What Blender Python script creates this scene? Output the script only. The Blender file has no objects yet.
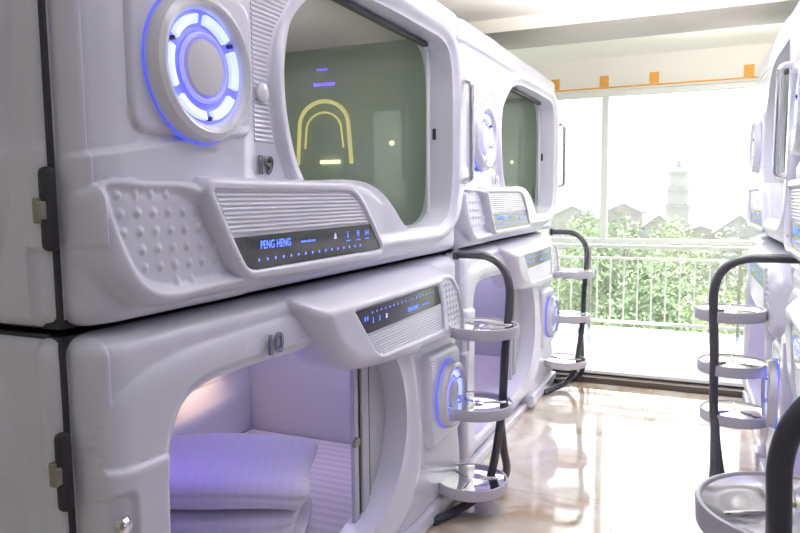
import bpy, bmesh, math, random
import numpy as np
from mathutils import Vector, Matrix
random.seed(7); rng = np.random.default_rng(7)
SC = bpy.context.scene; COL = SC.collection
PI = math.pi

# ------------------------------------------------------------------ materials
def mat(name, col, rough=0.5, metal=0.0, spec=0.5, coat=0.0, emit=None, estr=0.0, trans=0.0, alpha=1.0, sheen=0.0):
    m = bpy.data.materials.new(name); m.use_nodes = True
    b = m.node_tree.nodes['Principled BSDF']
    b.inputs['Base Color'].default_value = (*col, 1); b.inputs['Roughness'].default_value = rough
    b.inputs['Metallic'].default_value = metal; b.inputs['Specular IOR Level'].default_value = spec
    b.inputs['Coat Weight'].default_value = coat; b.inputs['Coat Roughness'].default_value = 0.08
    b.inputs['Transmission Weight'].default_value = trans; b.inputs['Alpha'].default_value = alpha
    b.inputs['Sheen Weight'].default_value = sheen
    if emit: b.inputs['Emission Color'].default_value = (*emit, 1); b.inputs['Emission Strength'].default_value = estr
    return m
def nodes(m): return m.node_tree.nodes, m.node_tree.links, m.node_tree.nodes['Principled BSDF']
def noise_col(m, c1, c2, scale=5, detail=4, lo=.35, hi=.65, stretch=(1,1,1), bump=0, dist=0.0):
    N, L, b = nodes(m)
    tc = N.new('ShaderNodeTexCoord'); mp = N.new('ShaderNodeMapping'); mp.inputs['Scale'].default_value = stretch
    nz = N.new('ShaderNodeTexNoise'); nz.inputs['Scale'].default_value = scale; nz.inputs['Detail'].default_value = detail
    nz.inputs['Distortion'].default_value = dist
    cr = N.new('ShaderNodeValToRGB'); cr.color_ramp.elements[0].position = lo; cr.color_ramp.elements[1].position = hi
    cr.color_ramp.elements[0].color = (*c1, 1); cr.color_ramp.elements[1].color = (*c2, 1)
    L.new(tc.outputs['Object'], mp.inputs['Vector']); L.new(mp.outputs[0], nz.inputs['Vector'])
    L.new(nz.outputs['Fac'], cr.inputs['Fac']); L.new(cr.outputs['Color'], b.inputs['Base Color'])
    if bump:
        bp = N.new('ShaderNodeBump'); bp.inputs['Strength'].default_value = bump; bp.inputs['Distance'].default_value = .01
        L.new(nz.outputs['Fac'], bp.inputs['Height']); L.new(bp.outputs[0], b.inputs['Normal'])
    return m
M = {}
M['shell'] = noise_col(mat('white_moulded_plastic', (.8,.8,.84), .30, coat=.25), (.735,.735,.835), (.77,.77,.87), 3, 3)
M['trim'] = mat('white_gloss_plastic', (.82,.82,.86), .22, coat=.4)
M['plate'] = mat('light_grey_plastic', (.66,.66,.72), .3)
M['dark'] = mat('matt_black', (.035,.034,.04), .5)
M['track'] = mat('black_track', (.03,.03,.035), .35)
M['screen'] = mat('black_screen', (.035,.036,.035), .18, coat=.5)
M['blue_led'] = mat('blue_led', (.1,.15,.9), .4, emit=(.10,.20,1.0), estr=1.1)
M['dim_led'] = mat('dim_led_print', (.4,.4,.5), .4, emit=(.5,.5,.8), estr=.5)
M['ring_seg'] = mat('ring_light_lens', (.7,.8,1), .35, emit=(.42,.50,1.0), estr=.75)
M['ring_glow'] = mat('ring_light_channel', (.35,.36,.8), .35, emit=(.10,.10,1.0), estr=.38)
M['ring_soft'] = mat('ring_light_inner_step', (.5,.5,.95), .4, emit=(.30,.30,1.0), estr=.35)
M['ring_disc'] = mat('ring_light_disc', (.72,.71,.74), .4)
M['halo'] = mat('ring_halo_strip', (.2,.25,.9), .4, emit=(.10,.13,1.0), estr=.38)
M['chrome'] = mat('chrome', (.85,.84,.82), .07, metal=1)
M['numeral'] = mat('polished_numeral_metal', (.38,.37,.39), .16, metal=1)
M['steel'] = mat('brushed_bracket', (.36,.34,.28), .4, metal=.7)
M['tube'] = mat('dark_powder_coated_steel', (.065,.066,.08), .38, spec=.5)
M['rim'] = mat('tray_rim_plastic', (.60,.59,.65), .4)
M['liner'] = mat('pod_liner', (.58,.59,.63), .45)
M['liner_end'] = noise_col(mat('pod_end_liner', (.4,.45,.42), .3), (.42,.48,.41), (.46,.52,.44), 2, 2)
M['liner_ceiling'] = mat('pod_ceiling_liner', (.78,.70,.71), .5)
M['gold'] = mat('gold_reflection_glow', (.9,.75,.4), .3, emit=(.80,.70,.30), estr=.34)
M['gold2'] = mat('warm_lens_and_glint', (1,.9,.6), .3, emit=(1,.9,.55), estr=1.0)
M['blue_glint'] = mat('blue_reflection_glow', (.3,.2,.9), .4, emit=(.16,.1,1.0), estr=1.2)
M['warm_led'] = mat('warm_led', (1,.8,.5), .4, emit=(1,.72,.4), estr=3)
M['ceiling'] = noise_col(mat('ceiling_paint', (.8,.78,.74), .8), (.86,.84,.80), (.90,.88,.84), 1.5, 3)
M['wall'] = noise_col(mat('wall_paint', (.84,.82,.78), .8), (.88,.86,.82), (.92,.90,.86), 1.2, 3)
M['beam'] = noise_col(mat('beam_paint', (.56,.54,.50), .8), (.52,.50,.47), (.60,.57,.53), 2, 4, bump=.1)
M['alu'] = mat('white_aluminium', (.90,.92,.90), .35)
M['threshold'] = noise_col(mat('dark_threshold', (.09,.07,.06), .4), (.035,.026,.022), (.085,.066,.052), 6, 4, stretch=(.6,6,6))
M['tape'] = mat('orange_tape', (.85,.42,.08), .6)
M['railing'] = mat('white_railing', (.86,.88,.84), .4)
M['post'] = mat('grey_railing_post', (.42,.42,.36), .4)
M['bark'] = mat('bark', (.16,.12,.08), .9)
M['leaf1'] = noise_col(mat('leaf_green', (.3,.5,.15), .7), (.21,.30,.16), (.31,.40,.24), 1.5, 3)
M['leaf2'] = noise_col(mat('leaf_yellow_green', (.4,.6,.2), .7), (.29,.37,.18), (.36,.43,.26), 1.5, 3)
M['leaf3'] = noise_col(mat('leaf_pale_green', (.4,.52,.32), .7), (.25,.31,.21), (.33,.38,.29), 1.5, 3)
M['house'] = mat('pale_render', (.15,.145,.15), .9)
M['house2'] = mat('rose_render', (.16,.12,.115), .9)
M['roof'] = mat('grey_roof_tile', (.085,.08,.09), .9)
M['pane'] = mat('house_pane', (.06,.07,.08), .3)
M['tower'] = mat('tower_wall', (.15,.14,.15), .9)
M['tower_roof'] = mat('tower_roof', (.07,.07,.09), .9)
M['ground'] = noise_col(mat('hazy_ground', (.5,.55,.42), .95), (.17,.22,.13), (.24,.27,.20), .06, 4)
M['hill'] = mat('distant_hill', (.2,.22,.22), .95)
M['lamp'] = mat('fill_panel_diffuser', (.9,.9,.9), .5, emit=(.96,.95,1.0), estr=1.0)

# floor tile: polished cream stone with warm veins and thin joints
def floor_mat():
    m = mat('polished_stone_tile', (.8,.77,.7), .06, spec=.75, coat=.6); N, L, b = nodes(m)
    b.inputs['Coat Roughness'].default_value = .02
    tc = N.new('ShaderNodeTexCoord')
    mp = N.new('ShaderNodeMapping'); mp.inputs['Scale'].default_value = (1.2,1,1); mp.inputs['Rotation'].default_value = (0,0,.9)
    nz = N.new('ShaderNodeTexNoise'); nz.inputs['Scale'].default_value = 1.6; nz.inputs['Detail'].default_value = 7; nz.inputs['Distortion'].default_value = 1.6
    cr = N.new('ShaderNodeValToRGB'); e = cr.color_ramp.elements
    e[0].position = .34; e[0].color = (.42,.30,.19,1); e[1].position = .60; e[1].color = (.80,.76,.68,1)
    k = e.new(.47); k.color = (.70,.62,.50,1)
    L.new(tc.outputs['Object'], mp.inputs['Vector']); L.new(mp.outputs[0], nz.inputs['Vector']); L.new(nz.outputs['Fac'], cr.inputs['Fac'])
    br = N.new('ShaderNodeTexBrick'); br.offset = 0; br.inputs['Scale'].default_value = 1.0
    br.inputs['Brick Width'].default_value = .8; br.inputs['Row Height'].default_value = .8; br.inputs['Mortar Size'].default_value = .0022
    br.inputs['Color1'].default_value = (1,1,1,1); br.inputs['Color2'].default_value = (1,1,1,1); br.inputs['Mortar'].default_value = (.55,.5,.45,1)
    L.new(tc.outputs['Object'], br.inputs['Vector'])
    mx = N.new('ShaderNodeMix'); mx.data_type = 'RGBA'; mx.blend_type = 'MULTIPLY'; mx.inputs['Factor'].default_value = 1
    L.new(cr.outputs['Color'], mx.inputs[6]); L.new(br.outputs['Color'], mx.inputs[7]); L.new(mx.outputs[2], b.inputs['Base Color'])
    return m
M['floor'] = floor_mat()
def balcony_mat():
    m = mat('balcony_tile', (.8,.8,.8), .3); N, L, b = nodes(m)
    tc = N.new('ShaderNodeTexCoord'); ck = N.new('ShaderNodeTexChecker'); ck.inputs['Scale'].default_value = 1.25
    ck.inputs['Color1'].default_value = (.62,.62,.61,1); ck.inputs['Color2'].default_value = (.20,.24,.27,1)
    L.new(tc.outputs['Object'], ck.inputs['Vector']); L.new(ck.outputs['Color'], b.inputs['Base Color'])
    return m
M['balcony'] = balcony_mat()
def glass_mat(name, tint, refl=.08, rough=.0, k=.5):
    m = bpy.data.materials.new(name); m.use_nodes = True; N, L = m.node_tree.nodes, m.node_tree.links
    N.clear(); o = N.new('ShaderNodeOutputMaterial'); t = N.new('ShaderNodeBsdfTransparent'); t.inputs[0].default_value = (*tint, 1)
    g = N.new('ShaderNodeBsdfGlossy'); g.inputs['Roughness'].default_value = rough; g.inputs[0].default_value = (1,1,1,1)
    lw = N.new('ShaderNodeLayerWeight'); lw.inputs['Blend'].default_value = .15
    mt = N.new('ShaderNodeMath'); mt.operation = 'MULTIPLY_ADD'; mt.inputs[1].default_value = k; mt.inputs[2].default_value = refl
    mx = N.new('ShaderNodeMixShader'); L.new(lw.outputs['Fresnel'], mt.inputs[0]); L.new(mt.outputs[0], mx.inputs[0])
    L.new(t.outputs[0], mx.inputs[1]); L.new(g.outputs[0], mx.inputs[2]); L.new(mx.outputs[0], o.inputs[0])
    return m
M['glass'] = glass_mat('clear_window_glass', (.96,.98,.96), .03)
M['pod_glass'] = glass_mat('green_tinted_pod_glass', (.86,.90,.86), .003, k=.03)
def stripe_mat(name, c1, c2, scale, axis='Y', rough=.7):
    m = mat(name, c1, rough, sheen=.3); N, L, b = nodes(m)
    tc = N.new('ShaderNodeTexCoord'); w = N.new('ShaderNodeTexWave'); w.bands_direction = axis; w.inputs['Scale'].default_value = scale
    w.inputs['Distortion'].default_value = .15
    cr = N.new('ShaderNodeValToRGB'); cr.color_ramp.elements[0].position = .42; cr.color_ramp.elements[1].position = .58
    cr.color_ramp.elements[0].color = (*c1,1); cr.color_ramp.elements[1].color = (*c2,1)
    L.new(tc.outputs['Object'], w.inputs['Vector']); L.new(w.outputs['Color'], cr.inputs['Fac']); L.new(cr.outputs['Color'], b.inputs['Base Color'])
    return m
M['sheet'] = stripe_mat('satin_striped_sheet', (.70,.65,.70), (.80,.75,.79), 5.5, 'Y')
M['quilt'] = stripe_mat('satin_striped_quilt', (.72,.70,.78), (.74,.72,.80), 9, 'X')

# ------------------------------------------------------------------ mesh helpers
def link(o, parent=None):
    COL.objects.link(o)
    if parent: o.parent = parent
    return o
def mesh_obj(name, verts, faces, m, parent=None, smooth=True, angle=None):
    me = bpy.data.meshes.new(name); me.from_pydata([tuple(map(float, v)) for v in verts], [], faces); me.materials.append(m)
    me.validate(); me.update()
    if smooth:
        me.polygons.foreach_set('use_smooth', [True]*len(me.polygons))
        if angle: me.set_sharp_from_angle(angle=angle)
    return link(bpy.data.objects.new(name, me), parent)
class MB:
    def __init__(s): s.v = []; s.f = []
    def add(s, V, F):
        n = len(s.v); s.v += [tuple(v) for v in V]; s.f += [tuple(i+n for i in f) for f in F]; return s
    def box(s, x0, x1, y0, y1, z0, z1, bev=0.0):
        bm = bmesh.new(); bmesh.ops.create_cube(bm, size=1)
        for v in bm.verts: v.co = ((x0+x1)/2+v.co.x*(x1-x0), (y0+y1)/2+v.co.y*(y1-y0), (z0+z1)/2+v.co.z*(z1-z0))
        if bev: bmesh.ops.bevel(bm, geom=list(bm.edges), offset=min(bev, .49*min(abs(x1-x0),abs(y1-y0),abs(z1-z0))), segments=3, affect='EDGES', profile=.5)
        bm.verts.index_update(); s.add([v.co.copy() for v in bm.verts], [[v.index for v in f.verts] for f in bm.faces]); bm.free(); return s
    def tube(s, pts, r, n=14, cap=True):
        pts = [Vector(p) for p in pts]; V = []; F = []
        t0 = (pts[1]-pts[0]).normalized(); a = t0.orthogonal().normalized()
        for i, p in enumerate(pts):
            t = (pts[min(i+1,len(pts)-1)]-pts[max(i-1,0)]).normalized()
            a = (a - t*a.dot(t)).normalized(); b = t.cross(a)
            for k in range(n): V.append(p+(a*math.cos(2*PI*k/n)+b*math.sin(2*PI*k/n))*r)
        for i in range(len(pts)-1):
            for k in range(n): F.append((i*n+k, i*n+(k+1)%n, (i+1)*n+(k+1)%n, (i+1)*n+k))
        if cap: F.append(tuple(range(n))[::-1]); F.append(tuple((len(pts)-1)*n+k for k in range(n)))
        return s.add(V, F)
    def lathe(s, prof, centre, axis='Z', n=64, closed=False):
        V = []; F = []; c = Vector(centre)
        for (r, h) in prof:
            for k in range(n):
                a = 2*PI*k/n; q = (r*math.cos(a), r*math.sin(a))
                V.append(c+(Vector((h, q[0], q[1])) if axis == 'X' else Vector((q[0], q[1], h))))
        m = len(prof)
        for i in range(m if closed else m-1):
            j = (i+1) % m
            for k in range(n):
                F.append((i*n+k, i*n+(k+1)%n, j*n+(k+1)%n, j*n+k))
        return s.add(V, F)
    def build(s, name, m, parent=None, smooth=True, angle=.6):
        o = mesh_obj(name, s.v, s.f, m, parent, smooth, None)
        bm = bmesh.new(); bm.from_mesh(o.data); bmesh.ops.remove_doubles(bm, verts=bm.verts, dist=1e-6)
        bmesh.ops.recalc_face_normals(bm, faces=bm.faces); bm.to_mesh(o.data); bm.free()
        if smooth:
            o.data.polygons.foreach_set('use_smooth', [True]*len(o.data.polygons)); o.data.set_sharp_from_angle(angle=angle)
        return o
def tag(o, label=None, cat=None, group=None, kind=None):
    if label: o['label'] = label
    if cat: o['category'] = cat
    if group: o['group'] = group
    if kind: o['kind'] = kind
    return o
def empty(name, loc=(0,0,0), rz=0):
    o = bpy.data.objects.new(name, None); o.location = loc; o.rotation_euler = (0,0,rz); o.empty_display_size = .1
    return link(o)
def copy_tree(o, parent=None):
    c = o.copy(); COL.objects.link(c)
    if parent: c.parent = parent
    for ch in list(o.children): copy_tree(ch, c)
    return c
def catmull(P, n=8, closed=True):
    P = np.array(P, float); m = len(P); out = []
    for i in range(m if closed else m-1):
        if closed: a, b, c, d = P[(i-1)%m], P[i], P[(i+1)%m], P[(i+2)%m]
        else: a, b, c, d = P[max(i-1,0)], P[i], P[i+1], P[min(i+2,m-1)]
        # centripetal weights keep tight corners free of loops
        l1 = max(np.linalg.norm(b-a), 1e-6)**.5; l2 = max(np.linalg.norm(c-b), 1e-6)**.5; l3 = max(np.linalg.norm(d-c), 1e-6)**.5
        m1 = (c-b) + l2*((b-a)/l1-(c-a)/(l1+l2)); m2 = (c-b) + l2*((d-c)/l3-(d-b)/(l2+l3))
        for k in range(n):
            t = k/n; t2, t3 = t*t, t*t*t
            out.append((2*t3-3*t2+1)*b+(t3-2*t2+t)*m1+(-2*t3+3*t2)*c+(t3-t2)*m2)
    if not closed: out.append(P[-1])
    return np.array(out)
def smooth_path(P, n=6): return [tuple(p) for p in catmull(P, n, False)]
def round_poly(P, r, n=6):
    # polygon with rounded corners; r one radius or one per corner
    P = [np.array(p, float) for p in P]; m = len(P); out = []
    rs = r if isinstance(r, (list, tuple)) else [r]*m
    for i in range(m):
        a, b, c = P[i-1], P[i], P[(i+1)%m]; ra = rs[i]
        u = (a-b)/np.linalg.norm(a-b); v = (c-b)/np.linalg.norm(c-b)
        d = min(ra, .49*np.linalg.norm(a-b), .49*np.linalg.norm(c-b))
        p, q = b+u*d, b+v*d
        for k in range(n+1):
            t = k/n; out.append((1-t)**2*p+2*t*(1-t)*b+t*t*q)
    return np.array(out)
def sdf(poly, U, V):
    poly = np.asarray(poly); best = np.full(U.shape, 1e9); ins = np.zeros(U.shape, bool); n = len(poly)
    for i in range(n):
        a = poly[i]; b = poly[(i+1)%n]; e = b-a; L2 = e@e
        if L2 < 1e-14: continue
        wx, wy = U-a[0], V-a[1]; t = np.clip((wx*e[0]+wy*e[1])/L2, 0, 1)
        best = np.minimum(best, (wx-t*e[0])**2+(wy-t*e[1])**2)
        cond = (a[1] > V) != (b[1] > V)
        if abs(e[1]) > 1e-12: ins ^= cond & (U < e[0]*(V-a[1])/e[1]+a[0])
    d = np.sqrt(best); return np.where(ins, -d, d)
def ss(a, b, x):
    t = np.clip((x-a)/(b-a), 0, 1); return t*t*(3-2*t)
def dome(d, w):
    # rounded shoulder: 0 outside (d>0), 1 past w inside, quarter-circle rise
    t = np.clip(-d/w, 0, 1); return np.sqrt(np.clip(1-(1-t)**2, 0, 1))
def blend(h, target, w): return h*(1-w)+target*w

def heightfield(name, outline, openings, hf, res, m, parent, mapf, back=-.05, edge_drop=True):
    """moulded sheet over (u,v): vertices near outline/opening edges are moved on to them"""
    o = np.asarray(outline); u0, v0 = o.min(0)-res; u1, v1 = o.max(0)+res
    nu, nv = int((u1-u0)/res)+2, int((v1-v0)/res)+2
    U, V = np.meshgrid(u0+np.arange(nu)*res, v0+np.arange(nv)*res, indexing='ij')
    def DD(a, b):
        r = sdf(o, a, b)
        for op in openings:
            if isinstance(op, tuple): r = np.maximum(r, np.minimum(-sdf(op[0], a, b), sdf(op[1], a, b)))   # opening less what covers it
            else: r = np.maximum(r, -sdf(op, a, b))
        return r
    D = DD(U, V)
    keepv = D < 0
    cell = keepv[:-1,:-1] | keepv[1:,:-1] | keepv[1:,1:] | keepv[:-1,1:]
    # snap outside vertices used by kept cells on to the contour
    used = np.zeros_like(keepv); used[:-1,:-1] |= cell; used[1:,:-1] |= cell; used[1:,1:] |= cell; used[:-1,1:] |= cell
    for it in range(3):
        s = used & (~keepv); e = 1e-4; a, b = U[s], V[s]; d = DD(a, b)
        gx = (DD(a+e, b)-DD(a-e, b))/(2*e); gy = (DD(a, b+e)-DD(a, b-e))/(2*e); g = np.sqrt(gx*gx+gy*gy)+1e-9
        U[s] = a-d*gx/g; V[s] = b-d*gy/g
    H = hf(U, V)
    idx = -np.ones(U.shape, int); idx[used] = np.arange(used.sum())
    X = np.stack(mapf(H[used], U[used], V[used]), 1)
    i0, i1, i2, i3 = idx[:-1,:-1][cell], idx[1:,:-1][cell], idx[1:,1:][cell], idx[:-1,1:][cell]
    F = np.stack([i0, i1, i2, i3], 1)
    me = bpy.data.meshes.new(name); me.vertices.add(len(X)); me.vertices.foreach_set('co', X.ravel())
    me.loops.add(F.size); me.loops.foreach_set('vertex_index', F.ravel())
    me.polygons.add(len(F)); me.polygons.foreach_set('loop_start', np.arange(0, F.size, 4)); me.polygons.foreach_set('loop_total', np.full(len(F), 4))
    me.materials.append(m); me.update(); me.validate()
    me.polygons.foreach_set('use_smooth', [True]*len(me.polygons))
    ob = link(bpy.data.objects.new(name, me), parent)
    # return edges: run the border and the openings back into the body
    bm = bmesh.new(); bm.from_mesh(me); be = [e for e in bm.edges if len(e.link_faces) == 1]
    r = bmesh.ops.extrude_edge_only(bm, edges=be); nv_ = [g for g in r['geom'] if isinstance(g, bmesh.types.BMVert)]
    out = mapf(np.array([back]), np.array([0.]), np.array([0.])); ax = int(np.argmax(np.abs(np.array([float(q[0]) for q in mapf(np.array([1.]), np.array([0.]), np.array([0.]))]))))
    val = float(out[ax][0])
    for v in nv_: v.co[ax] = val
    ring = [f for e in be for f in e.link_faces]
    bm.normal_update(); bmesh.ops.recalc_face_normals(bm, faces=bm.faces); bm.to_mesh(me); bm.free()
    me.polygons.foreach_set('use_smooth', [True]*len(me.polygons)); me.set_sharp_from_angle(angle=1.0)
    return ob
def slab(name, poly, x0, x1, m, parent, bev=0.0):
    """flat outline in (u,z) with thickness along x, small bevel at the front"""
    poly = np.asarray(poly); n = len(poly); bm = bmesh.new()
    vs = [bm.verts.new((x0, p[0], p[1])) for p in poly]; f = bm.faces.new(vs)
    r = bmesh.ops.extrude_face_region(bm, geom=[f])
    for v in [g for g in r['geom'] if isinstance(g, bmesh.types.BMVert)]: v.co.x = x1
    if bev:
        es = [e for e in bm.edges if all(abs(v.co.x-x1) < 1e-7 for v in e.verts)]
        bmesh.ops.bevel(bm, geom=es, offset=bev, segments=2, affect='EDGES')
    bmesh.ops.recalc_face_normals(bm, faces=bm.faces)
    me = bpy.data.meshes.new(name); bm.to_mesh(me); bm.free(); me.materials.append(m)
    me.polygons.foreach_set('use_smooth', [True]*len(me.polygons)); me.set_sharp_from_angle(angle=.5)
    return link(bpy.data.objects.new(name, me), parent)
def text_mesh(name, s, size, m, parent, pos, ext=.0005, bev=0, shear=0, width=1.0, bold=0.0, space=1.0):
    """writing that faces +x, reads along +y"""
    cu = bpy.data.curves.new('tmp', 'FONT'); cu.body = s; cu.size = size; cu.extrude = ext; cu.bevel_depth = bev; cu.shear = shear
    cu.bevel_resolution = 2; cu.space_character = space; cu.offset = bold
    t = bpy.data.objects.new('tmp', cu); COL.objects.link(t); bpy.context.view_layer.update()
    me = bpy.data.meshes.new_from_object(t.evaluated_get(bpy.context.evaluated_depsgraph_get()))
    bpy.data.objects.remove(t); bpy.data.curves.remove(cu)
    R = Matrix(((0,0,1,0),(1,0,0,0),(0,1,0,0),(0,0,0,1)))
    me.transform(R @ Matrix.Diagonal((width,1,1,1))); me.name = name
    me.materials.clear(); me.materials.append(m)
    o = bpy.data.objects.new(name, me); o.location = pos; return link(o, parent)

L = 2.17          # pod length
Y0 = .957         # near corner of the left row
ZU = 1.175        # base of the upper row
mapx = lambda H, U, V: (H, U, V)

# ------------------------------------------------------------------ ring light (shared by both pods)
def ring_light(root, uc, zc, x0, s=1.0, plate=None):
    b = MB(); P = [(.180,x0-.005),(.180,x0+.022),(.172,x0+.036),(.158,x0+.042),(.146,x0+.038),(.138,x0+.028),(.136,x0+.018)]
    b.lathe([(r*s,h) for r,h in P], (0,uc,zc), 'X'); ring = b.build('ring_light_housing', M['trim'], root)
    b = MB(); b.lathe([(.1365*s,x0+.020),(.120*s,x0+.014),(.098*s,x0+.010),(.088*s,x0+.016),(.078*s,x0+.006),(.070*s,x0+.012)], (0,uc,zc), 'X')
    b.build('ring_light_channel', M['ring_glow'], ring)
    b = MB(); b.lathe([(.086*s,x0+.018),(.084*s,x0+.024),(.079*s,x0+.026),(.074*s,x0+.022),(.073*s,x0+.012)], (0,uc,zc), 'X')
    b.build('inner_ring', M['ring_soft'], ring)
    b = MB(); b.lathe([(.0705*s,x0+.008),(.0700*s,x0+.020),(.066*s,x0+.026),(.03*s,x0+.029),(.0005,x0+.030)], (0,uc,zc), 'X')
    b.build('centre_disc', M['ring_disc'], ring)
    for k in range(6):
        a0 = math.radians(60*k-25); V = []; F = []; n = 14
        for i in range(n+1):
            a = a0+math.radians(7+46*i/n)
            for r, h in ((.105,.012),(.105,.022),(.108,.0245),(.124,.0285),(.127,.026),(.127,.016)):
                V.append((x0+h, uc+r*s*math.cos(a), zc+r*s*math.sin(a)))
        for i in range(n):
            for j in range(5): F.append((i*6+j, i*6+j+1, (i+1)*6+j+1, (i+1)*6+j))
        F.append((0,1,2,3,4,5)); F.append(tuple(n*6+q for q in (5,4,3,2,1,0)))
        c = MB(); c.add(V, F); c.build('light_segment', M['ring_seg'], ring)
    for k in (0,2,4):
        a = math.radians(60*k+35)
        c = MB(); c.lathe([(.0055*s,x0+.014),(.0055*s,x0+.027),(.0005,x0+.028)], (0,uc+.122*s*math.cos(a),zc+.122*s*math.sin(a)), 'X', 12)
        c.build('screw', M['dark'], ring)
    b = MB(); b.lathe([(.181*s,x0-.002),(.186*s,x0-.002),(.186*s,x0+.005),(.181*s,x0+.005)], (0,uc,zc), 'X', closed=True)
    b.build('halo_strip', M['halo'], ring)
    return ring
def ribs(name, root, poly, x, pitch, r, m, hf=None, dirz=True, zo=0):
    """half-round ribs clipped to an outline"""
    poly = np.asarray(poly); b = MB(); z = poly[:,1].min()+pitch*.7
    while z < poly[:,1].max()-pitch*.4:
        xs = []
        for i in range(len(poly)):
            a, c = poly[i], poly[(i+1)%len(poly)]
            if (a[1] > z) != (c[1] > z): xs.append(a[0]+(z-a[1])/(c[1]-a[1])*(c[0]-a[0]))
        xs.sort()
        if len(xs) >= 2 and xs[-1]-xs[0] > .02:
            ua, ub = xs[0]+.006, xs[-1]-.006; n = 12; V = []; F = []
            us = np.array([ua+(ub-ua)*i/n for i in range(n+1)]); hs = np.full(n+1, x) if hf is None else hf(us, np.full(n+1, z))
            for i in range(n+1):
                u = us[i]; h = float(hs[i])
                for a in (-90,-50,0,50,90):
                    t = math.radians(a); V.append((h-.001+r*math.cos(t), u, z+r*1.15*math.sin(t)))
            for i in range(n):
                for j in range(4): F.append((i*5+j, i*5+j+1, (i+1)*5+j+1, (i+1)*5+j))
            F.append((4,3,2,1,0)); F.append(tuple(n*5+q for q in range(5)))
            b.add(V, F)
        z += pitch
    return b.build(name, m, root)
def dimple_bumps(U, V, poly, du, dv, r, hgt, skew=0.0, margin=.014):
    poly = np.asarray(poly); lo, hi = poly.min(0), poly.max(0); out = np.zeros(U.shape)
    k = (U > lo[0]) & (U < hi[0]) & (V > lo[1]) & (V < hi[1])
    if not k.any(): return out
    u, v = U[k], V[k]; cv = lo[1]+dv*.5+dv*np.round((v-lo[1]-dv*.5)/dv)
    o = lo[0]+du*.3+skew*(cv-lo[1]); cu = o+du*np.round((u-o)/du)
    q = ((u-cu)**2+(v-cv)**2)/(r*r); t = q < 1; b = np.zeros(u.shape)
    if t.any(): b[t] = np.where(sdf(poly, cu[t], cv[t]) < -margin, hgt*np.clip(1-q[t], 0, 1)**.8, 0)
    out[k] = b; return out
def chassis(root, z0, z1):
    b = MB(); W = .03
    b.box(-1.20,-1.17,.008,L-.008,z0,z1); b.box(-1.17,-.035,.008,.03,z0,z1); b.box(-1.17,-.035,L-.03,L-.008,z0,z1)
    b.box(-1.17,-.035,.03,L-.03,z0,z0+.02); b.box(-1.17,-.035,.03,L-.03,z1-.02,z1)
    return b.build('chassis', M['dark'], root, smooth=False)

# ------------------------------------------------------------------ UPPER POD  (local z = world z - ZU)
def zz(P, d): return [(u, z-d) for u, z in P]
OPEN_U = catmull(zz([(.700,1.733),(.705,1.827),(.738,1.919),(.806,1.992),(.90,2.06),(1.03,2.098),(1.3,2.104),(1.7,2.104),(1.87,2.100),(1.95,2.07),(1.99,2.0),(2.0,1.9),(2.0,1.65),(1.985,1.46),(1.945,1.365),(1.85,1.320),(1.65,1.315),(1.2,1.315),(.97,1.335),(.86,1.39),(.79,1.486),(.75,1.547),(.715,1.641)], ZU))
FRAME_U = catmull(zz([(.636,1.721),(.643,1.805),(.682,1.90),(.745,1.979),(.845,2.08),(.98,2.165),(1.2,2.205),(1.55,2.215),(1.80,2.22),(1.93,2.20),(2.05,2.13),(2.12,2.02),(2.145,1.85),(2.145,1.65),(2.12,1.418),(2.06,1.32),(1.96,1.262),(1.844,1.232),(1.37,1.222),(.95,1.225),(.82,1.33),(.735,1.46),(.66,1.60)], ZU))
CONSOLE_U = catmull(zz([(.05,1.469),(.2,1.472),(.5,1.476),(.8,1.485),(1.05,1.492),(1.17,1.482),(1.27,1.452),(1.36,1.40),(1.44,1.34),(1.52,1.295),(1.66,1.25),(1.80,1.222),(1.6,1.205),(1.1,1.203),(.685,1.203),(.325,1.203),(.165,1.205),(.08,1.235),(.03,1.29),(.01,1.36),(.01,1.43)], ZU))
DOTS_U = catmull(zz([(.055,1.462),(.14,1.464),(.25,1.462),(.325,1.432),(.385,1.365),(.435,1.300),(.465,1.250),(.35,1.236),(.18,1.236),(.115,1.272),(.07,1.363)], ZU))
PANEL_U = round_poly(zz([(.332,1.457),(1.04,1.455),(1.15,1.344),(1.235,1.250),(.460,1.250),(.402,1.339)], ZU), [.012,.10,.02,.03,.04,.02])
DISP_U = round_poly(zz([(.402,1.339),(1.147,1.344),(1.232,1.2535),(.455,1.2535)], ZU), [.005,.005,.02,.045])
HU = 1.115
OUT_U = round_poly([(.014,.0),(L-.004,.0),(L-.004,HU),(.014,HU)], .055)
PLATE_U = round_poly(zz([(.14,1.575),(.555,1.590),(.563,1.93),(.14,1.95)], ZU), [.05,.07,.07,.05])
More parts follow.
